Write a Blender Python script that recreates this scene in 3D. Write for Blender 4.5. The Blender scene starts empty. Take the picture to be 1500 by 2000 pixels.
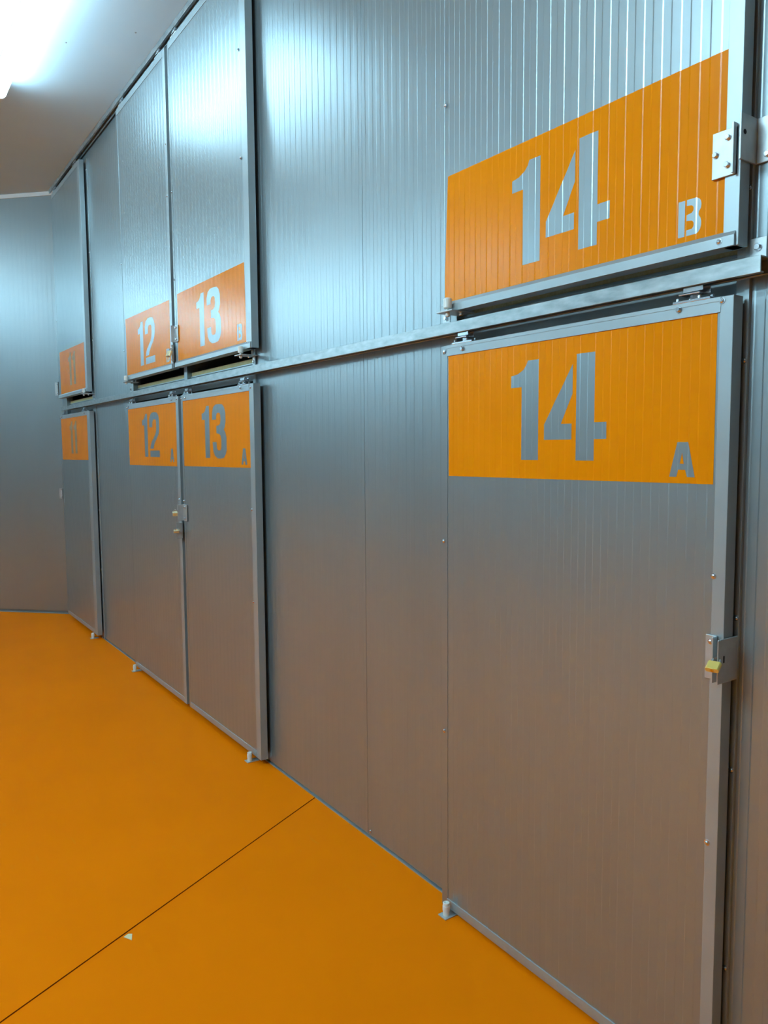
import bpy, bmesh, math
from mathutils import Vector, Matrix
from mathutils.geometry import tessellate_polygon

# ------------------------------------------------------------------ camera
scene = bpy.context.scene
COL = scene.collection
YAW, PITCH, ROLL, F = 0.9673146, 0.0833767, -0.00715265, 1492.70
fw = Vector((-math.sin(YAW)*math.cos(PITCH), math.cos(YAW)*math.cos(PITCH), -math.sin(PITCH)))
r0 = Vector((math.cos(YAW), math.sin(YAW), 0)); u0 = r0.cross(fw)
rt = r0*math.cos(ROLL) + u0*math.sin(ROLL); up = -r0*math.sin(ROLL) + u0*math.cos(ROLL)
cd = bpy.data.cameras.new('camera'); cam = bpy.data.objects.new('camera', cd); COL.objects.link(cam)
cd.sensor_fit = 'HORIZONTAL'; cd.sensor_width = 36.0; cd.lens = 36.0*F/1500.0
cd.clip_start = 0.02; cd.clip_end = 100
m = Matrix((rt, up, -fw)).transposed().to_4x4(); m.translation = Vector((0, -1.6636, 1.6))
cam.matrix_world = m
scene.camera = cam

# ------------------------------------------------------------------ world, exposure
w = bpy.data.worlds.new('world'); scene.world = w; w.use_nodes = True
w.node_tree.nodes['Background'].inputs[0].default_value = (0.5, 0.62, 0.7, 1)
w.node_tree.nodes['Background'].inputs[1].default_value = 0.02
vs = scene.view_settings
vs.view_transform = 'Standard'; vs.look = 'None'; vs.gamma = 1.0; vs.use_curve_mapping = False
vs.exposure = 0.0
LAMP = 140.0                       # tube radiance
LAMP_COL = (0.60, 0.94, 1.10)
CEIL = 4.02
# ceiling battens and added fill lamps: centre x, centre y, length along x
LAMPS = [(-4.86, -0.77, 1.68), (-13.3, -4.35, 1.5), (-10.2, -4.9, 1.5), (-7.4, -5.1, 1.5), (-1.7, -3.2, 1.5), (-2.3, -4.9, 1.5)]  # entries after the recess lamp are unseen, added to balance the light

# ------------------------------------------------------------------ materials
def nt(name):
    mt = bpy.data.materials.new(name); mt.use_nodes = True
    return mt, mt.node_tree.nodes, mt.node_tree.links, mt.node_tree.nodes['Principled BSDF']
def plain(name, col, metal=0.0, rough=0.5, spec=0.5, coat=0.0):
    mt, N, L, b = nt(name)
    b.inputs['Base Color'].default_value = (*col, 1)
    b.inputs['Metallic'].default_value = metal
    b.inputs['Roughness'].default_value = rough
    b.inputs['Specular IOR Level'].default_value = spec
    b.inputs['Coat Weight'].default_value = coat
    return mt
def mottled(name, c0, c1, metal, rough, scale, rvar=0.08, stretch=(1, 1, 1), spec=0.5, detail=4):
    mt, N, L, b = nt(name)
    tc = N.new('ShaderNodeTexCoord'); mp = N.new('ShaderNodeMapping'); mp.inputs['Scale'].default_value = stretch
    nz = N.new('ShaderNodeTexNoise'); nz.inputs['Scale'].default_value = scale; nz.inputs['Detail'].default_value = detail
    cr = N.new('ShaderNodeValToRGB')
    cr.color_ramp.elements[0].position = .3; cr.color_ramp.elements[1].position = .7
    cr.color_ramp.elements[0].color = (*c0, 1); cr.color_ramp.elements[1].color = (*c1, 1)
    mr = N.new('ShaderNodeMapRange'); mr.inputs[3].default_value = rough-rvar; mr.inputs[4].default_value = rough+rvar
    L.new(tc.outputs['Object'], mp.inputs['Vector']); L.new(mp.outputs['Vector'], nz.inputs['Vector'])
    L.new(nz.outputs['Fac'], cr.inputs['Fac']); L.new(cr.outputs['Color'], b.inputs['Base Color'])
    L.new(nz.outputs['Fac'], mr.inputs[0]); L.new(mr.outputs[0], b.inputs['Roughness'])
    b.inputs['Metallic'].default_value = metal; b.inputs['Specular IOR Level'].default_value = spec
    return mt
M = {}
M['panel'] = mottled('silver_panel_paint', (.34, .40, .422), (.365, .425, .447), .76, .36, 3.0, .012, (1, 1, .25))
M['trim'] = mottled('silver_flashing', (.40, .47, .495), (.44, .51, .535), .6, .40, 6.0, .05)
M['galv'] = mottled('galvanised_steel', (.30, .35, .36), (.52, .57, .58), .8, .36, 45.0, .08, (.35, 1, 1))
M['zinc'] = plain('bright_zinc', (.72, .77, .82), .95, .25)
M['plate'] = mottled('zinc_plate', (.52, .56, .57), (.60, .64, .65), .7, .42, 40.0, .06)
M['nylon'] = plain('white_nylon', (.82, .85, .80), 0, .35)
M['brass'] = plain('yellow_brass', (1.0, .76, .20), .4, .35)
M['brass_pale'] = plain('worn_pale_brass', (.88, .84, .55), .4, .35)
M['shackle'] = plain('steel_shackle', (.7, .7, .7), 1, .2)
M['dark'] = plain('dark_void', (.015, .015, .017), 0, .9)
M['wool'] = mottled('mineral_wool_core', (.52, .44, .22), (.66, .57, .31), 0, .95, 120, .02)
M['inner'] = plain('inner_steel', (.30, .33, .34), .3, .5)
M['ceiling'] = mottled('ceiling_board_paint', (.57, .75, .86), (.61, .79, .90), 0, .75, 1.5, .03, spec=.2)
M['cove'] = plain('white_ceiling_trim', (.75, .77, .76), 0, .5)
M['sign'] = mottled('orange_sign_paint', (.80, .235, .0006), (.84, .25, .0008), 0, .22, 5.0, .04, spec=.15)
M['faint'] = mottled('oversprayed_digit_paint', (.42, .32, .17), (.50, .33, .12), .2, .4, 8.0, .04)
M['housing'] = plain('white_lamp_housing', (.8, .8, .8), 0, .4)
M['flake'] = plain('pale_paint_flake', (.85, .72, .42), 0, .6)

# orange resin floor: slight cloudiness, faint scratches and one saw-cut joint
mt, N, L, b = nt('orange_resin_floor'); M['floor'] = mt
tc = N.new('ShaderNodeTexCoord')
nz = N.new('ShaderNodeTexNoise'); nz.inputs['Scale'].default_value = 1.6; nz.inputs['Detail'].default_value = 5
cr = N.new('ShaderNodeValToRGB'); cr.color_ramp.elements[0].position = .3; cr.color_ramp.elements[1].position = .7
cr.color_ramp.elements[0].color = (.90, .190, .0005, 1); cr.color_ramp.elements[1].color = (.96, .205, .0006, 1)
L.new(tc.outputs['Object'], nz.inputs['Vector']); L.new(nz.outputs['Fac'], cr.inputs['Fac'])
wv = N.new('ShaderNodeTexNoise'); wv.inputs['Scale'].default_value = 9; wv.inputs['Detail'].default_value = 2
mp = N.new('ShaderNodeMapping'); mp.inputs['Scale'].default_value = (.6, 3.5, 1); mp.inputs['Rotation'].default_value = (0, 0, .8)
L.new(tc.outputs['Object'], mp.inputs['Vector']); L.new(mp.outputs['Vector'], wv.inputs['Vector'])
sc = N.new('ShaderNodeMapRange'); sc.inputs[1].default_value = .70; sc.inputs[2].default_value = .74
L.new(wv.outputs['Fac'], sc.inputs[0])
mx = N.new('ShaderNodeMix'); mx.data_type = 'RGBA'; mx.inputs[7].default_value = (.88, .24, .01, 1)
ml = N.new('ShaderNodeMath'); ml.operation = 'MULTIPLY'; ml.inputs[1].default_value = .35
L.new(sc.outputs[0], ml.inputs[0]); L.new(ml.outputs[0], mx.inputs[0]); L.new(cr.outputs['Color'], mx.inputs[6])
L.new(mx.outputs[2], b.inputs['Base Color'])
b.inputs['Roughness'].default_value = .50; b.inputs['Specular IOR Level'].default_value = .02

def emis(name, col, s):
    mt, N, L, b = nt(name)
    b.inputs['Base Color'].default_value = (.8, .8, .8, 1)
    b.inputs['Emission Color'].default_value = (*col, 1); b.inputs['Emission Strength'].default_value = s
    return mt
M['tube'] = emis('lit_lamp_diffuser', LAMP_COL, LAMP)
M['tube_lowered'] = emis('lit_lowered_lamp_diffuser', LAMP_COL, LAMP*.165)  # emission turned down to soften this lamp's reflection on the panels
M['tube_dim'] = emis('lit_dim_lamp_diffuser', LAMP_COL, LAMP*.32)

# ------------------------------------------------------------------ helpers
def wloc(o):
    v = Vector((0, 0, 0))
    while o is not None:
        v += o.location; o = o.parent
    return v
def obj(name, bm, mat, parent=None, bevel=0.0, smooth=False, loc=None):
    bmesh.ops.recalc_face_normals(bm, faces=bm.faces[:])
    off = wloc(parent) if parent else Vector((0, 0, 0))
    if loc is not None: off = off + (Vector(loc) - off)
    for v in bm.verts: v.co -= off
    me = bpy.data.meshes.new(name); bm.to_mesh(me); bm.free()
    me.materials.append(M[mat])
    if smooth:
        for p in me.polygons: p.use_smooth = True
    o = bpy.data.objects.new(name, me); COL.objects.link(o)
    if parent: o.parent = parent
    if loc is not None: o.location = Vector(loc) - (wloc(parent) if parent else Vector((0, 0, 0)))
    if bevel:
        md = o.modifiers.new('bevel', 'BEVEL'); md.width = bevel; md.segments = 2; md.limit_method = 'ANGLE'
    return o
def tag(o, label=None, cat=None, group=None, kind=None):
    if label: o['label'] = label
    if cat: o['category'] = cat
    if group: o['group'] = group
    if kind: o['kind'] = kind
    return o
def thing(name, loc, label, cat, group=None):
    o = bpy.data.objects.new(name, None); COL.objects.link(o); o.location = loc
    o.empty_display_size = .05
    return tag(o, label, cat, group)
def struct(name, bm, mat, **k):
    o = obj(name, bm, mat, **k); o['kind'] = 'structure'; return o
def B(*boxes):
    bm = bmesh.new()
    for b_ in boxes: add_box(bm, *b_)
    return bm
def add_box(bm, x0, x1, y0, y1, z0, z1, rot=None):
    vs_ = [bm.verts.new((x, y, z)) for x in (x0, x1) for y in (y0, y1) for z in (z0, z1)]
    for f in ((0, 1, 3, 2), (4, 6, 7, 5), (0, 4, 5, 1), (2, 3, 7, 6), (0, 2, 6, 4), (1, 5, 7, 3)):
        bm.faces.new([vs_[i] for i in f])
    if rot is not None:
        c = Vector(((x0+x1)/2, (y0+y1)/2, (z0+z1)/2))
        for v in vs_: v.co = c + rot @ (v.co - c)
    return vs_
def add_lathe(bm, c, axis, prof, n=16):
    """prof: list of (distance along axis, radius); n sides"""
    a = Vector(axis).normalized()
    t = Vector((1, 0, 0)) if abs(a.x) < .9 else Vector((0, 1, 0))
    e1 = a.cross(t).normalized(); e2 = a.cross(e1)
    rings = []
    for h, r in prof:
        rings.append([bm.verts.new(Vector(c) + a*h + (e1*math.cos(2*math.pi*i/n) + e2*math.sin(2*math.pi*i/n))*max(r, 1e-5)) for i in range(n)])
    for q in range(len(rings)-1):
        for i in range(n):
            bm.faces.new([rings[q][i], rings[q][(i+1) % n], rings[q+1][(i+1) % n], rings[q+1][i]])
    bm.faces.new(rings[0][::-1]); bm.faces.new(rings[-1])
def lathe(c, axis, prof, n=16):
    bm = bmesh.new(); add_lathe(bm, c, axis, prof, n); return bm
def extr_x(pts, x0, x1, bm=None):
    """closed (y,z) outline extruded along x"""
    bm = bm or bmesh.new()
    a = [bm.verts.new((x0, y, z)) for y, z in pts]; b_ = [bm.verts.new((x1, y, z)) for y, z in pts]
    n = len(pts)
    for i in range(n): bm.faces.new([a[i], a[(i+1) % n], b_[(i+1) % n], b_[i]])
    tris = tessellate_polygon([[Vector((y, z, 0)) for y, z in pts]])
    for t in tris:
        bm.faces.new([a[i] for i in t]); bm.faces.new([b_[i] for i in reversed(t)])
    return bm
def extr_z(pts, z0, z1, bm=None):
    bm = bm or bmesh.new()
    a = [bm.verts.new((x, y, z0)) for x, y in pts]; b_ = [bm.verts.new((x, y, z1)) for x, y in pts]
    n = len(pts)
    for i in range(n): bm.faces.new([a[i], a[(i+1) % n], b_[(i+1) % n], b_[i]])
    for t in tessellate_polygon([[Vector((x, y, 0)) for x, y in pts]]):
        bm.faces.new([a[i] for i in t]); bm.faces.new([b_[i] for i in reversed(t)])
    return bm
def tube(pts, r, n=10):
    bm = bmesh.new(); rings = []
    P = [Vector(p) for p in pts]
    for i, p in enumerate(P):
        d = (P[min(i+1, len(P)-1)] - P[max(i-1, 0)]).normalized()
        t = Vector((0, 0, 1)) if abs(d.z) < .9 else Vector((1, 0, 0))
        e1 = d.cross(t).normalized(); e2 = d.cross(e1)
        rings.append([bm.verts.new(p + (e1*math.cos(2*math.pi*k/n)+e2*math.sin(2*math.pi*k/n))*r) for k in range(n)])
    for a, b_ in zip(rings, rings[1:]):
        for k in range(n): bm.faces.new([a[k], a[(k+1) % n], b_[(k+1) % n], b_[k]])
    bm.faces.new(rings[0][::-1]); bm.faces.new(rings[-1])
    return bm

# micro-ribbed sheet profile shared by every sandwich panel
PITCH, DEPTH, SLOPE, NSEG = 0.0505, 0.0006, 0.0045, 6
def _pitch_pts():
    pts = [(0.0, 0.0), (.0220, 0.0)]
    for i in range(1, NSEG+1):
        t = i/NSEG; pts.append((.0220+SLOPE*t, DEPTH*(t*t*(3-2*t))))
    pts.append((PITCH-SLOPE, DEPTH))
    for i in range(1, NSEG):
        t = i/NSEG; pts.append((PITCH-SLOPE+SLOPE*t, DEPTH*(1-t*t*(3-2*t))))
    return pts
PP = _pitch_pts()
def prof(x, ph=0.0):
    u = (x-ph) % PITCH
    q = PP + [(PITCH, 0.0)]
    for a, b_ in zip(q, q[1:]):
        if a[0] <= u <= b_[0]:
            return a[1] + (b_[1]-a[1])*(u-a[0])/max(b_[0]-a[0], 1e-9)
    return 0.0
def breaks(x0, x1, ph=0.0):
    out = []
    k = math.floor((x0-ph)/PITCH)
    while ph+k*PITCH < x1:
        for a, _ in PP:
            x = ph+k*PITCH+a
            if x0+1e-5 < x < x1-1e-5: out.append(x)
        k += 1
    return out
def ribbed(x0, x1, z0, z1, yf, yb, ph=0.0, bm=None, dk=1.0):
    xs = [x0]+breaks(x0, x1, ph)+[x1]
    bm = bm or bmesh.new()
    lo = [bm.verts.new((x, yf+dk*prof(x, ph), z0)) for x in xs]; hi = [bm.verts.new((x, yf+dk*prof(x, ph), z1)) for x in xs]
    for i in range(len(xs)-1): bm.faces.new([lo[i], lo[i+1], hi[i+1], hi[i]])
    bl = [bm.verts.new((x0, yb, z0)), bm.verts.new((x1, yb, z0))]; bh = [bm.verts.new((x0, yb, z1)), bm.verts.new((x1, yb, z1))]
    bm.faces.new([bl[1], bl[0], bh[0], bh[1]])
    bm.faces.new([bl[0], lo[0], hi[0], bh[0]]); bm.faces.new([lo[-1], bl[1], bh[1], hi[-1]])
    bm.faces.new(lo+[bl[1], bl[0]]); bm.faces.new(hi[::-1]+[bh[0], bh[1]])
    return bm
def conform(polys, yf, off, ph=0.0):
    """painted shape lying on the ribbed sheet; polys: list of [outline, hole, ...] in (x,z)"""
    bm = bmesh.new(); allx = []
    for loops in polys:
        flat = [p for lp in loops for p in lp]; allx += [p[0] for p in flat]
        vs_ = [bm.verts.new((x, 0, z)) for x, z in flat]
        for t in tessellate_polygon([[Vector((x, z, 0)) for x, z in lp] for lp in loops]):
            try: bm.faces.new([vs_[i] for i in t])
            except ValueError: pass
    for x in breaks(min(allx), max(allx), ph):
        bmesh.ops.bisect_plane(bm, geom=bm.verts[:]+bm.edges[:]+bm.faces[:], dist=1e-7, plane_co=(x, 0, 0), plane_no=(1, 0, 0))
    for v in bm.verts: v.co.y = yf+prof(v.co.x, ph)-off
    bmesh.ops.recalc_face_normals(bm, faces=bm.faces[:])
    s = sum(f.normal.y*f.calc_area() for f in bm.faces)
    for f in bm.faces:
        if f.normal.y > 0: f.normal_flip()
    return bm
def conform_obj(name, polys, yf, off, mat, parent, ph=0.0):
    bm = conform(polys, yf, off, ph)
    o_ = wloc(parent)
    for v in bm.verts: v.co -= o_
    me = bpy.data.meshes.new(name); bm.to_mesh(me); bm.free(); me.materials.append(M[mat])
    o = bpy.data.objects.new(name, me); COL.objects.link(o); o.parent = parent
    return o
def screw_bm(x, y, z, r=.0052, axis=(0, -1, 0)):
    bm = bmesh.new()
    add_lathe(bm, (x, y, z), axis, [(0, r*1.35), (.0012, r*1.35), (.0013, r), (.003, r*.85), (.0042, r*.4)], 14)
    return bm
def hex_bm(x, y, z, r=.0085, h=.006, axis=(0, -1, 0)):
    bm = bmesh.new()
    add_lathe(bm, (x, y, z), axis, [(0, r*1.25), (.0014, r*1.25)], 18)
    add_lathe(bm, Vector((x, y, z))+Vector(axis)*.0014, axis, [(0, r), (h*.8, r), (h, r*.85)], 6)
    return bm

# ------------------------------------------------------------------ room shell
YD, TH = -0.055, 0.033          # door face and thickness
RX0, RX1, RY = -16.0, 9.0, -5.4
struct('floor', B((RX0, RX1+.1, RY-.1, 2.1, -.1, 0)), 'floor')
# saw-cut joint: a narrow dark slot strip let into the resin
jd = Vector((-2.2795+2.9833, -1.4137+.0, 0)).normalized(); jn = Vector((-jd.y, jd.x, 0))
bm = bmesh.new()
j0 = Vector((-2.9833, -.002, .0004)); j1 = j0 + jd*4.9
bm.faces.new([bm.verts.new(j0-jn*.0028), bm.verts.new(j1-jn*.0028), bm.verts.new(j1+jn*.0028), bm.verts.new(j0+jn*.0028)])
M['joint'] = plain('dark_red_joint_filler', (.12, .014, .001), 0, .9, 0.0)
struct('trim_1', bm, 'joint')
struct('ceiling', B((RX0, RX1+.1, RY-.1, 2.1, CEIL, CEIL+.12)), 'ceiling')
# openings (x0,x1) in the panel wall
OPEN = [(-7.64, -6.70), (-5.556, -4.535), (-4.484, -3.558), (-1.979, -.998)]
bm = bmesh.new()
zb = .011
for a, b_ in ((-8.3, -7.64), (-6.70, -5.556), (-4.535, -4.484), (-3.558, -2.5475), (-2.5450, -1.979), (-.998, RX1)):
    ribbed(a, b_, zb, CEIL-.002, 0.0, .05, ph=-2.545, bm=bm)
for a, b_ in OPEN: ribbed(a, b_, 3.945, CEIL-.002, 0.0, .05, ph=-2.545, bm=bm)
struct('wall_back', bm, 'panel')
# base channel under the wall
bm = bmesh.new()
for a, b_ in ((-6.70, -5.556), (-3.558, -1.979), (-.998, RX1)):
    add_box(bm, a, b_, -.006, .05, 0, .0045); add_box(bm, a, b_, .012, .05, .0045, .011)
struct('baseboard_back', bm, 'trim')
# 45 degree wall at the far end
LC = (-7.856, -.0254, 0)
bm = ribbed(-3.6, .06, .03, CEIL-.035, 0, .05, dk=.35)
wl = struct('wall_left', bm, 'panel'); wl.location = LC; wl.rotation_euler = (0, 0, math.radians(45))
bm = B((-3.6, .03, .02, .05, 0, .03), (-3.6, .03, -.004, .05, 0, .008))
bl = struct('baseboard_left', bm, 'inner'); bl.location = LC; bl.rotation_euler = (0, 0, math.radians(45))
bm = B((-3.6, .06, -.012, .05, CEIL-.035, CEIL))
tl = struct('trim_2', bm, 'cove'); tl.location = LC; tl.rotation_euler = (0, 0, math.radians(45))
# walls of the corridor on the side of the photographer, and its ends
struct('wall_front', ribbed(RX0, RX1+.1, 0, CEIL-.002, RY-.002, RY-.1), 'panel')
struct('wall_right', B((RX1, RX1+.1, RY, 0, 0, CEIL)), 'panel')
struct('wall_end', B((RX0, RX0+.1, RY, -2.5, 0, CEIL), (RX0, -10.35, -2.57, -2.47, 0, CEIL)), 'panel')
# rooms behind the doors
bm = B((-8.3, -.5, 2.0, 2.1, 0, CEIL), (-8.35, -8.3, .05, 2.1, 0, CEIL), (-6.2, -6.15, .05, 2.0, 0, CEIL),
       (-4.535, -4.484, .05, 2.0, 0, CEIL), (-2.8, -2.75, .05, 2.0, 0, CEIL), (-.55, -.5, .05, 2.1, 0, CEIL))
struct('wall_inner', bm, 'inner')
bm = bmesh.new()
for a, b_ in ((-8.3, -6.2), (-6.15, -4.535), (-4.484, -2.8), (-2.75, -.55)): add_box(bm, a, b_, .055, 2.0, 1.95, 2.036)
struct('floor_upper', bm, 'inner')
# edge of the upper floor showing in the slot between the doors
k = 3
for a, b_ in OPEN:
    struct('trim_%d' % k, B((a, b_, .030, .054, 1.945, 2.036), (a, b_, .024, .030, 1.945, 1.951), (a, b_, .024, .030, 2.030, 2.036)), 'trim'); k += 1
    struct('trim_%d' % k, B((a, b_, .030, .20, 2.0365, 2.059)), 'wool'); k += 1
# jamb flashings with their screws
def jamb(n, pts, z0, z1, screws, side):
    o = struct('trim_%d' % n, extr_z(pts, z0, z1), 'trim', bevel=.0006)
    for x, y, z in screws:
        obj('screw', screw_bm(x, y, z), 'zinc', o)
    return o
def right_jamb(n, xo, wflat, screws):
    e = .0022
    x1 = xo+wflat; x2 = x1+.014
    pts = [(xo-.001, .051), (xo-.001, -e), (x1, -e), (x1+.003, -.009), (x2, -.009), (x2, .0005), (x2-.002, .0005), (x2-.002, -.006),
           (x1+.004, -.006), (x1, -.0005), (xo, -.0005), (xo, .051)]
    jamb(n, pts, .006, 3.94, [((x1+x2)/2 + .0005, -.009, z) for z in screws], 1)
def left_jamb(n, xo, screws):
    e = .0022
    pts = [(xo+.001, .051), (xo+.001, -e), (xo-.035, -e), (xo-.035, -.0002), (xo, -.0002), (xo, .051)]
    jamb(n, pts, .006, 3.94, [(xo-.02, -e, z) for z in screws], 0)
right_jamb(11, -.998, .020, [2.166, 1.79, 1.203, .841, .35])
right_jamb(12, -3.558, .028, [3.55, 3.05, 2.75, 2.35, 1.3, .06])
right_jamb(13, -6.70, .10, [3.85, 3.2, 2.5, 1.1, .6])
left_jamb(14, -1.979, [2.9, 2.6]); left_jamb(15, -5.556, [2.9]); left_jamb(16, -7.64, [2.5])
# thin dark joint cover between two wall panels
struct('trim_17', B((-2.5478, -2.5447, .003, .05, zb, CEIL-.003)), 'dark')

# ------------------------------------------------------------------ ceiling lamps, some added as fill
WHERE = ['at the top left of the photo', 'out of frame in the recess beyond the slanted wall',
         'added as fill light, out of frame far down the corridor beside the recess', 'added as weak fill light, out of frame across the corridor from the far corner door',
         'added as fill light, out of frame overhead in front of door 14', 'added as fill light, out of frame behind the photographer']
for (cx, cy, ln), wh in zip(LAMPS, WHERE):
    t = thing('ceiling_lamp', (cx, cy, CEIL), 'lit white ceiling lamp ' + wh, 'lamp', 'lit battens on the ceiling')
    obj('housing', B((cx-ln/2, cx+ln/2, cy-.030, cy+.030, CEIL-.035, CEIL)), 'housing', t, bevel=.004)
    circ = lambda r_: [(cy+r_*math.cos(a), CEIL-.083-r_*math.sin(a)) for a in [2*math.pi*k_/20 for k_ in range(20)]]
    obj('diffuser', extr_x(circ(.048), cx-ln/2+.02, cx+ln/2-.02), 'tube_lowered' if cx == LAMPS[0][0] else 'tube_dim' if cx == -7.4 else 'tube', t)
    for s_ in (-1, 1): obj('end_cap', extr_x(circ(.050), *sorted((cx+s_*(ln/2-.02), cx+s_*ln/2))), 'housing', t)

# ------------------------------------------------------------------ tracks
RZ0, RZ1, RYF, RYB = 1.967, 2.003, -.062, -.019
t = thing('guide_rail', (-4.26, -.04, RZ0), 'long galvanised steel rail running along the wall between the upper and lower doors', 'rail')
p = [(RYF, RZ0), (RYF, RZ1), (RYB, RZ1), (RYB, RZ0), (RYB-.011, RZ0), (RYB-.011, RZ0+.003), (RYB-.003, RZ0+.003), (RYB-.003, RZ1-.003),
     (RYF+.003, RZ1-.003), (RYF+.003, RZ0+.003), (RYF+.0135, RZ0+.003), (RYF+.0135, RZ0)]
obj('channel', extr_x(p, -7.62, -.910), 'galv', t, bevel=.0008)
for x in (-6.615, -5.60, -3.535, -2.03, -.945):
    br = obj('bracket', B((x-.019, x+.019, -.005 if x < -1 else -.012, -.0005, RZ1-.002, RZ1+.05), (x-.019, x+.019, RYB, -.0005, RZ1-.03, RZ1-.002)), 'plate', t, bevel=.0008)
    obj('bolt', hex_bm(x, -.005 if x < -1 else -.012, RZ1+.030, .0075), 'zinc', br)
t = thing('ceiling_track', (-4.9, -.035, 3.985), 'dark galvanised sliding track under the ceiling above the upper doors', 'rail')
TF = -.052
p = [(TF, 3.985), (TF, CEIL-.002), (-.012, CEIL-.002), (-.012, 3.985), (-.022, 3.985), (-.022, 3.988), (-.015, 3.988), (-.015, CEIL-.005),
     (TF+.003, CEIL-.005), (TF+.003, 3.988), (TF+.012, 3.988), (TF+.012, 3.985)]
obj('channel', extr_x(p, -7.80, -.6), 'galv', t, bevel=.0008)

# ------------------------------------------------------------------ stencil glyphs (x right, z up, metres)
G1 = [[[(0, .211), (0, .245), (.028, .249), (.050, .260), (.062, .272), (.069, .285), (.111, .285), (.111, 0), (.044, 0), (.044, .211)]]]
G4 = [[[(.237, .260), (.237, .180), (.197, .103), (.197, .100), (.235, .100), (.235, .057), (.134, .057), (.134, .100), (.144, .116)]],
      [[(.250, .285), (.312, .285), (.312, .101), (.352, .101), (.352, .057), (.312, .057), (.312, 0), (.250, 0)]]]
G3 = [[[(.150, .207), (.152, .245), (.170, .274), (.200, .287), (.245, .287), (.290, .284), (.318, .268), (.334, .238), (.334, .190),
        (.322, .163), (.308, .152), (.328, .136), (.340, .108), (.340, .045), (.325, .018), (.300, .002), (.262, -.003), (.215, -.001),
        (.180, .012), (.158, .040), (.150, .086), (.205, .086), (.210, .052), (.226, .041), (.258, .041), (.270, .054), (.272, .100),
        (.264, .120), (.240, .130), (.208, .133), (.208, .172), (.240, .175), (.262, .184), (.268, .205), (.266, .230), (.255, .240),
        (.235, .243), (.216, .238), (.207, .224), (.206, .207)]]]
G2 = [[[(.152, .194), (.152, .245), (.172, .275), (.210, .289), (.258, .290), (.308, .285), (.338, .264), (.350, .235), (.350, .190),
        (.340, .158), (.318, .135), (.290, .117), (.258, .096), (.235, .075), (.222, .054), (.158, .054), (.168, .078), (.190, .099),
        (.232, .124), (.262, .143), (.282, .165), (.290, .195), (.290, .228), (.278, .241), (.252, .245), (.228, .240), (.214, .226), (.211, .194)]],
      [[(.155, .042), (.345, .042), (.345, 0), (.155, 0)]]]
G11 = [[[(x+.150, z) for x, z in G1[0][0]]]]
GA = [[[(.020, .082), (.049, .082), (.068, 0), (.048, 0), (.043, .017), (.024, .017), (.019, 0), (0, 0)], [(.034, .058), (.028, .031), (.039, .031)]]]
def arc(cx, cz, rx, rz, a0, a1, n=6):
    return [(cx+rx*math.cos(math.radians(a0+(a1-a0)*i/n)), cz+rz*math.sin(math.radians(a0+(a1-a0)*i/n))) for i in range(n+1)]
GB = [[[(0, 0), (0, .081), (.017, .081), (.017, 0)]],
      [[(.022, .081)]+[(.040, .081)]+arc(.043, .063, .016, .018, 80, -50, 5)+[(.052, .043)]+arc(.044, .022, .0155, .022, 55, -80, 6)+[(.022, 0), (.022, .013)]
       + arc(.033, .023, .008, .010, -70, 80, 5)+[(.022, .034), (.022, .047)]+arc(.032, .058, .008, .009, -70, 80, 5)+[(.022, .068)]]]
G11B = G11
def mv(g, dx, dz, s=1.0): return [[[(x*s+dx, z*s+dz) for x, z in lp] for lp in loops] for loops in g]

# ------------------------------------------------------------------ doors
def trolley(parent, xc, zt, yc, h=.038):
    o = obj('trolley', B((xc-.048, xc+.048, yc-.019, yc+.013, zt, zt+.006)), 'zinc', parent, bevel=.001)
    obj('stem', lathe((xc, yc, zt+.006), (0, 0, 1), [(0, .006), (h-.006, .006)]), 'zinc', o)
    bm = bmesh.new()
    add_lathe(bm, (xc, yc, zt+.007), (0, 0, 1), [(0, .0125), (.010, .0125)], 6)
    add_lathe(bm, (xc, yc, zt+.023), (0, 0, 1), [(0, .011), (.007, .011)], 6)
    obj('nut', bm, 'zinc', o)
    obj('washer_plate', B((xc-.034, xc+.020, yc-.017, yc+.014, zt+.018, zt+.0215)), 'zinc', o, bevel=.001)
    obj('hanger', B((xc-.024, xc+.026, yc-.014, yc-.011, zt+.024, zt+.0345), (xc-.010, xc+.034, yc+.004, yc+.007, zt+.018, zt+.0345)), 'zinc', o)
    for dx, dy in ((-.038, -.012), (-.018, .008), (.018, -.012), (.038, .006)):
        obj('bolt', lathe((xc+dx, yc+dy, zt+.006), (0, 0, 1), [(0, .0048), (.006, .0048), (.008, .003)], 10), 'zinc', o)
    return o

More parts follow.
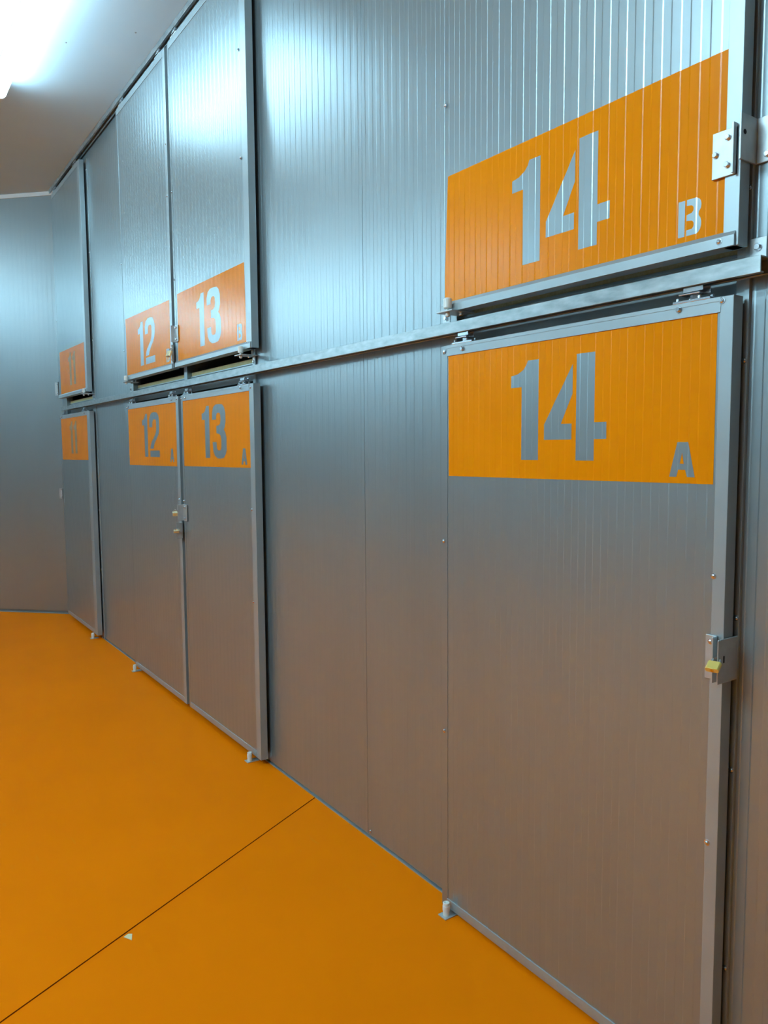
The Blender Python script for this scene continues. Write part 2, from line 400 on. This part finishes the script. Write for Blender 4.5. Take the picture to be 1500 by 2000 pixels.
def lower_door(name, x0, x1, z0, z1, sign, digits, dx0, dz0, letx, letz, label, ph, screws, tops, bolts, wl=.030, wr=.032):
    t = thing(name, ((x0+x1)/2, YD+TH/2, z0), label, 'door', 'lower sliding doors')
    yb = YD+TH
    obj('panel', ribbed(x0+.004, x1-.004, z0+.004, z1-.004, YD, yb, ph), 'panel', t)
    obj('side_trim', B((x0, x0+wl, YD-.0010, yb+.002, z0, z1)), 'panel', t, bevel=.0008)
    obj('side_trim', B((x1-wr, x1, YD-.0022, yb+.002, z0, z1)), 'trim', t, bevel=.0012)
    tt = obj('top_trim', B((x0+wl-.002, x1-wr+.002, YD-.0032, yb+.002, z1-.034, z1), (x0+wl-.002, x1-wr+.002, YD-.0042, YD-.0032, z1-.010, z1)), 'trim', t, bevel=.0007)
    p = [(YD, z0+.0335), (YD-.0026, z0+.033), (YD-.0034, z0+.018), (YD-.0026, z0+.003), (YD, z0), (yb+.002, z0), (yb+.002, z0+.004), (yb, z0+.03)]
    obj('bottom_trim', extr_x(p, x0+wl-.002, x1-wr+.002), 'trim', t)
    sg = conform_obj('number_sign', [[sign]], YD, .0005, 'sign', t, ph)
    tag(sg, 'orange painted sign')
    for g in digits: conform_obj('digit', mv(g, dx0, dz0), YD, .0010, 'faint' if letx is None else 'panel', sg, ph)
    if letx is not None: conform_obj('letter', mv(GA, letx, letz), YD, .0010, 'panel', sg, ph)
    for x, z in screws: obj('screw', screw_bm(x, YD-.0022, z), 'zinc', t)
    for x, z in bolts: obj('bolt', hex_bm(x, YD-.0042, z, .0062, .005), 'zinc', t)
    for x in tops: trolley(t, x, z1, -.040)
    return t

def upper_door(name, x0, x1, z0, z1, sign, digits, dx0, dz0, letx, letz, label, ph, screws, tops, wl=.026, wr=.034, holes=()):
    t = thing(name, ((x0+x1)/2, YD+TH/2, z0), label, 'door', 'upper sliding doors')
    yb = YD+TH
    obj('panel', ribbed(x0+.004, x1-.004, z0+.010, z1-.004, YD, yb, ph), 'panel', t)
    obj('side_trim', B((x0, x0+wl, YD-.0010, yb+.002, z0+.028, z1)), 'panel', t, bevel=.0008)
    obj('side_trim', B((x1-wr, x1, YD-.0022, yb+.002, z0, z1)), 'trim', t, bevel=.0012)
    obj('top_trim', B((x0+wl-.002, x1-wr+.002, YD-.0032, yb+.002, z1-.040, z1)), 'trim', t, bevel=.0007)
    p = [(YD-.001, z0+.034), (YD-.0085, z0+.023), (YD-.0085, z0), (yb+.004, z0), (yb+.004, z0+.02), (yb, z0+.02), (yb, z0+.03)]
    obj('bottom_trim', extr_x(p, x0, x1-.006), 'trim', t, bevel=.0005)
    sg = conform_obj('number_sign', [[sign]], YD, .0005, 'sign', t, ph)
    tag(sg, 'orange painted sign')
    for g in digits: conform_obj('digit', mv(g, dx0, dz0), YD, .0010, 'faint' if letx is None else 'panel', sg, ph)
    if letx is not None: conform_obj('letter', mv(GB, letx, letz), YD, .0010, 'panel', sg, ph)
    for x, y, z in screws: obj('screw', screw_bm(x, y, z), 'zinc', t)
    for x in tops: trolley(t, x, z1, -.040, .045)
    return t
def quad(xl0, xl1, xr0, xr1, zb0, zb1, zt0, zt1):
    """sign outline: left x bottom/top, right x bottom/top, bottom z left/right, top z left/right"""
    return [(xl0, zb0), (xr0, zb1), (xr1, zt1), (xl1, zt0)]

S = .0022
D14A = lower_door('sliding_door', -1.991, -.971, .011, 1.931, quad(-1.955, -1.957, -1.009, -1.010, 1.507, 1.512, 1.898, 1.898), [G1, G4], -1.666, 1.563,
    -1.124, 1.527, 'silver ribbed sliding door with a big orange 14 A sign, nearest lower door', -1.957,
    [(-1.977, 1.912), (-1.979, 1.289), (-1.977, .637), (-.998, 1.921), (-1.000, 1.302), (-.997, .667)], [-1.888, -1.075], [(-1.883, 1.913), (-1.106, 1.918)])
D13A = lower_door('sliding_door', -4.450, -3.440, .030, 1.919, quad(-4.422, -4.419, -3.492, -3.494, 1.502, 1.507, 1.886, 1.886), [G1, G3], -4.125, 1.553,
    -3.600, 1.522, 'silver ribbed sliding door with orange 13 A sign, lower one right of door 12', -4.42,
    [(-3.470, 1.901), (-3.485, 1.301), (-3.488, .836), (-4.437, 1.294), (-4.437, 1.90)], [-4.36, -3.575], [(-4.366, 1.901), (-3.586, 1.906)], .028, .050)
D12A = lower_door('sliding_door', -5.550, -4.492, .030, 1.919, quad(-5.520, -5.521, -4.545, -4.538, 1.494, 1.498, 1.885, 1.887), [G1, G2], -5.205, 1.553,
    -4.662, 1.524, 'silver ribbed sliding door with orange 12 A sign, lower one left of door 13', -5.52,
    [(-4.520, 1.298), (-5.538, 1.897), (-4.515, 1.903)], [-5.45, -4.62], [(-5.50, 1.902), (-4.60, 1.903)], .028, .045)
D11A = lower_door('sliding_door', -7.700, -6.600, .038, 1.926, quad(-7.655, -7.665, -6.690, -6.688, 1.515, 1.518, 1.893, 1.893), [G1, G11], -7.33, 1.572,
    None, 0, 'silver sliding door with faint orange sign, lower one in the far corner', -7.66,
    [(-6.640, 1.30), (-6.640, .84), (-7.685, 1.9)], [-7.56, -6.80], [(-7.6, 1.908), (-6.75, 1.91)], .030, .085)
D14B = upper_door('sliding_door', -1.985, -.965, 2.036, 3.940, quad(-1.980, -1.960, -1.000, -.993, 2.06, 2.06, 2.464, 2.459), [G1, G4], -1.667, 2.121,
    -1.116, 2.083, 'silver ribbed sliding door with a big orange 14 B sign, nearest upper door', -1.952,
    [(-1.006, YD-.0085, 2.050), (-1.970, YD-.0022, 2.686), (-1.970, YD-.0022, 3.2)], [-1.888, -1.075], .010, .036)
D13B = upper_door('sliding_door', -4.512, -3.448, 2.090, 3.938, quad(-4.474, -4.461, -3.510, -3.520, 2.115, 2.115, 2.511, 2.508), [G1, G3], -4.160, 2.168,
    -3.617, 2.140, 'silver ribbed sliding door with orange 13 B sign, upper one catching the lamp reflection', -4.46,
    [(-3.530, YD-.0022, 3.5), (-3.530, YD-.0022, 3.0), (-4.495, YD-.0022, 3.1), (-4.495, YD-.0022, 2.6), (-3.50, YD-.0022, 2.12)], [-4.40, -3.80], .026, .060)
D12B = upper_door('sliding_door', -5.575, -4.556, 2.088, 3.938, quad(-5.504, -5.508, -4.585, -4.585, 2.110, 2.110, 2.511, 2.500), [G1, G2], -5.235, 2.160,
    -4.680, 2.135, 'silver ribbed sliding door with orange 12 B sign, upper one left of door 13', -5.52,
    [(-4.575, YD-.0022, 3.1), (-4.575, YD-.0022, 3.4), (-5.555, YD-.0022, 2.9), (-5.555, YD-.0022, 2.3)], [-5.45, -4.68], .030, .040)
D11B = upper_door('sliding_door', -7.690, -6.630, 2.085, 3.938, quad(-7.604, -7.615, -6.690, -6.701, 2.110, 2.110, 2.502, 2.494), [G1, G11], -7.28, 2.175,
    None, 0, 'silver sliding door with faint orange sign, upper one in the far corner', -7.66,
    [(-7.67, YD-.0022, 2.8)], [-7.56, -6.80], .030, .060)

# ------------------------------------------------------------------ nylon guides
def floor_guide(x, y, label):
    t = thing('door_guide', (x, y, 0), label, 'door guide', 'door guides on the floor')
    obj('base_plate', B((x-.020, x+.020, y-.020, y+.045, 0, .004)), 'plate', t, bevel=.0006)
    obj('roller', lathe((x, y, .004), (0, 0, 1), [(0, .0115), (.016, .0115), (.017, .0128), (.034, .0128), (.036, .0115), (.044, .0112), (.045, .009), (.0445, .006), (.040, .005)], 20), 'nylon', t)
floor_guide(-1.940, -.079, 'white nylon roller on a square steel plate at the foot of door 14')
floor_guide(-3.535, -.077, 'white nylon roller on a steel plate at the foot of door 13')
floor_guide(-5.500, -.077, 'white nylon roller on a steel plate at the foot of door 12')
floor_guide(-6.690, -.077, 'small nylon roller on a steel plate at the foot of the far corner door')
def hung_guide(x, z, label, sgn=1):
    y = -.079
    t = thing('door_guide', (x, y, z), label, 'door guide', 'door guides under the upper doors')
    obj('arm', B((x-.038, x+.040, y-.016, -.001, z-.014, z-.010), (x-.038, x-.010, -.006, -.001, z-.014, z+.020)), 'plate', t, bevel=.0006)
    obj('roller', lathe((x, y, z-.002), (0, 0, 1), [(0, .011), (.003, .0135), (.030, .0135), (.033, .011)], 20), 'nylon', t)
    bm = lathe((x, y, z-.028), (0, 0, 1), [(0, .004), (.003, .0075), (.012, .0075), (.014, .006), (.026, .006)], 12)
    obj('bolt', bm, 'nylon', t)
    bm = hex_bm(x+.030, y+.030, z-.014, .007, .010, (0, 0, -1))
    obj('bolt', bm, 'zinc', t)
hung_guide(-1.932, 2.045, 'white nylon roller on a steel arm under the left end of door 14 B')
hung_guide(-3.530, 2.072, 'white nylon roller on a steel arm under the right end of door 13 B')
hung_guide(-5.460, 2.085, 'white nylon roller on a steel arm under the left end of door 12 B')
hung_guide(-6.665, 2.078, 'white nylon roller on a steel arm under the far corner upper door')

# ------------------------------------------------------------------ latches
def parent_part(o, door): o.parent = door; return o
# door 14 B: bolted plate with a turned-out flange, and the angle bracket on the wall
lp = obj('latch_plate', B((-1.029, -.973, YD-.0075, YD-.0025, 2.188, 2.287), (-.978, -.973, YD-.018, YD-.0025, 2.188, 2.294)), 'plate', D14B, bevel=.0009)
for x, z in ((-.992, 2.269), (-1.020, 2.239), (-.992, 2.211)): obj('bolt', hex_bm(x, YD-.0075, z, .0062, .006), 'zinc', lp)
t = thing('latch_bracket', (-.950, 0, 2.213), 'grey steel angle bracket bolted to the wall at the right edge of door 14 B', 'bracket')
bm = B((-.9640, -.9590, -.068, 0, 2.213, 2.310), (-.9590, -.915, -.006, -.001, 2.213, 2.310))
ab = obj('angle', bm, 'plate', t, bevel=.0012)
obj('hole', lathe((-.9590, -.054, 2.272), (1, 0, 0), [(-.0002, .0055), (.0006, .0055)], 14), 'dark', ab)
for z in (2.228,): obj('bolt', hex_bm(-.934, -.006, z, .0065, .006), 'zinc', ab)
# door 14 A
lp = obj('latch_plate', B((-1.013, -.984, YD-.0065, YD-.0025, 1.062, 1.165), (-.988, -.984, YD-.022, YD-.0025, 1.058, 1.165)), 'plate', D14A, bevel=.0009)
obj('screw', screw_bm(-1.000, YD-.0065, 1.150, .005), 'zinc', lp)
t = thing('latch_bracket', (-.972, 0, 1.062), 'upright galvanised latch plate standing out from the wall beside door 14 A', 'bracket')
bm = B((-.9685, -.9645, -.086, -.002, 1.060, 1.163))
ab = obj('flange', bm, 'plate', t, bevel=.0019)
obj('slot', extr_z([(-.9646, -.0665), (-.9641, -.0665), (-.9641, -.0615), (-.9646, -.0615)], 1.108, 1.124), 'dark', ab)
def padlock(c, rz, rx, label, mat='brass', s=1.0):
    t = thing('padlock', c, label, 'padlock', 'padlocks on the door latches')
    t.rotation_euler = (rx, 0, rz)
    def loc_obj(name, bm, m_, bev=0):
        bmesh.ops.recalc_face_normals(bm, faces=bm.faces[:])
        me = bpy.data.meshes.new(name); bm.to_mesh(me); bm.free(); me.materials.append(M[m_])
        o = bpy.data.objects.new(name, me); COL.objects.link(o); o.parent = t
        if bev:
            md = o.modifiers.new('bevel', 'BEVEL'); md.width = bev; md.segments = 2; md.limit_method = 'ANGLE'
        return o
    # body local: x width, y thickness, z height downwards from 0
    wd, th_, hh = .017*s, .0068*s, .028*s
    prof_ = [(-wd, -th_*.45), (-wd*.8, -th_), (wd*.8, -th_), (wd, -th_*.45), (wd, th_*.45), (wd*.8, th_), (-wd*.8, th_), (-wd, th_*.45)]
    loc_obj('body', extr_z(prof_, -hh, 0), mat, .001)
    pts = [(-.0095*s, 0, -.002)] + [(-.0095*s, 0, .010*s)] + [(.0095*s*math.cos(a), 0, .010*s+.0095*s*math.sin(a)) for a in [math.pi*(1-k_/8) for k_ in range(1, 8)]] + [(.0095*s, 0, .010*s), (.0095*s, 0, -.002)]
    loc_obj('shackle', tube(pts, .0024*s), 'shackle')
    bm = lathe((0, 0, -hh-.0008), (0, 0, 1), [(0, .0045*s), (.0012, .0045*s)], 14)
    loc_obj('keyhole', bm, 'shackle')
    return t
padlock((-.966, -.096, 1.113), math.radians(14), math.radians(-60), 'bright yellow brass padlock on the latch of door 14 A', 'brass', .88)
# doors 12 and 13: flanged plates meeting over the gap
def pair_latch(d_hi, d_lo, zhi, zlo, xh, xl, eh, el):
    lp = obj('latch_plate', B((xh, xh+.062, YD-.0075, YD-.0025, zhi, zhi+.098), (xh, xh+.004, YD-eh, YD-.0025, zhi, zhi+.098)), 'plate', d_hi, bevel=.0009)
    for z in (zhi+.015, zhi+.083): obj('bolt', hex_bm(xh+.036, YD-.0075, z, .006, .006), 'zinc', lp)
    lp = obj('latch_plate', B((xl-.050, xl, YD-.0065, YD-.0025, zlo, zlo+.096), (xl-.004, xl, YD-el, YD-.0025, zlo, zlo+.096)), 'plate', d_lo, bevel=.0009)
    for z in (zlo+.012, zlo+.084): obj('bolt', hex_bm(xl-.030, YD-.0065, z, .006, .006), 'zinc', lp)
pair_latch(D13A, D12A, 1.175, 1.066, -4.448, -4.466, .042, .045)
pair_latch(D13B, D12B, 2.236, 2.128, -4.510, -4.527, .028, .022)
padlock((-4.452, -.106, 1.228), math.radians(70), math.radians(48), 'pale worn padlock on the upper latch between doors 12 and 13 A', 'brass_pale', 1.1)
padlock((-4.446, -.106, 1.120), math.radians(75), math.radians(60), 'small dull padlock on the lower latch between doors 12 and 13 A', 'brass_pale', 1.0)
padlock((-4.505, -.092, 2.182), math.radians(10), math.radians(-25), 'shiny pale brass padlock at the foot of door 12 B', 'brass_pale', 1.25)
# latches on the slanted far wall
def corner_latch(z, h, label):
    t = thing('latch_bracket', (-7.80, -.03, z), label, 'bracket', 'latches in the far corner')
    ax = Vector((math.cos(math.radians(45)), math.sin(math.radians(45)), 0)); nx = Vector((ax.y, -ax.x, 0))
    def slab(a0, a1, n0, n1, z0, z1):
        bm = bmesh.new(); vs_ = add_box(bm, a0, a1, n0, n1, z0, z1)
        for v in vs_:
            c = Vector(LC) + ax*v.co.x + nx*v.co.y; v.co = Vector((c.x, c.y, v.co.z))
        return bm
    obj('plate', slab(-.035, .025, .001, .005, z, z+h), 'plate', t, bevel=.0006)
    obj('flange', slab(.021, .025, .005, .050, z, z+h), 'plate', t, bevel=.0006)
    for dz in (.15, .85):
        bm = bmesh.new(); c = Vector(LC) + ax*(-.010) + nx*.005
        add_lathe(bm, (c.x, c.y, z+h*dz), nx, [(0, .006), (.005, .006)], 6); obj('bolt', bm, 'zinc', t)
corner_latch(1.135, .100, 'small grey latch plate on the slanted far wall at lock height')
corner_latch(2.125, .125, 'small grey latch plate on the slanted far wall beside the upper corner door')

# ------------------------------------------------------------------ small things
o = obj('paint_flake', extr_z([(-2.462, -1.020), (-2.431, -1.003), (-2.462, -.992), (-2.470, -1.003)], .0006, .0022), 'flake', loc=(-2.455, -1.005, .0006))
tag(o, 'tiny pale triangular flake lying on the orange floor beside the joint line', 'paint flake')
o = obj('screw', screw_bm(-2.527, -.001, .030, .0055), 'zinc', bpy.data.objects['wall_back'])
bm = bmesh.new()
for x, y in ((-4.989, -.50), (-4.65, -.19)):
    add_lathe(bm, (x, y, CEIL), (0, 0, -1), [(0, .006), (.003, .004)], 10)
obj('screw', bm, 'inner', bpy.data.objects['ceiling'])
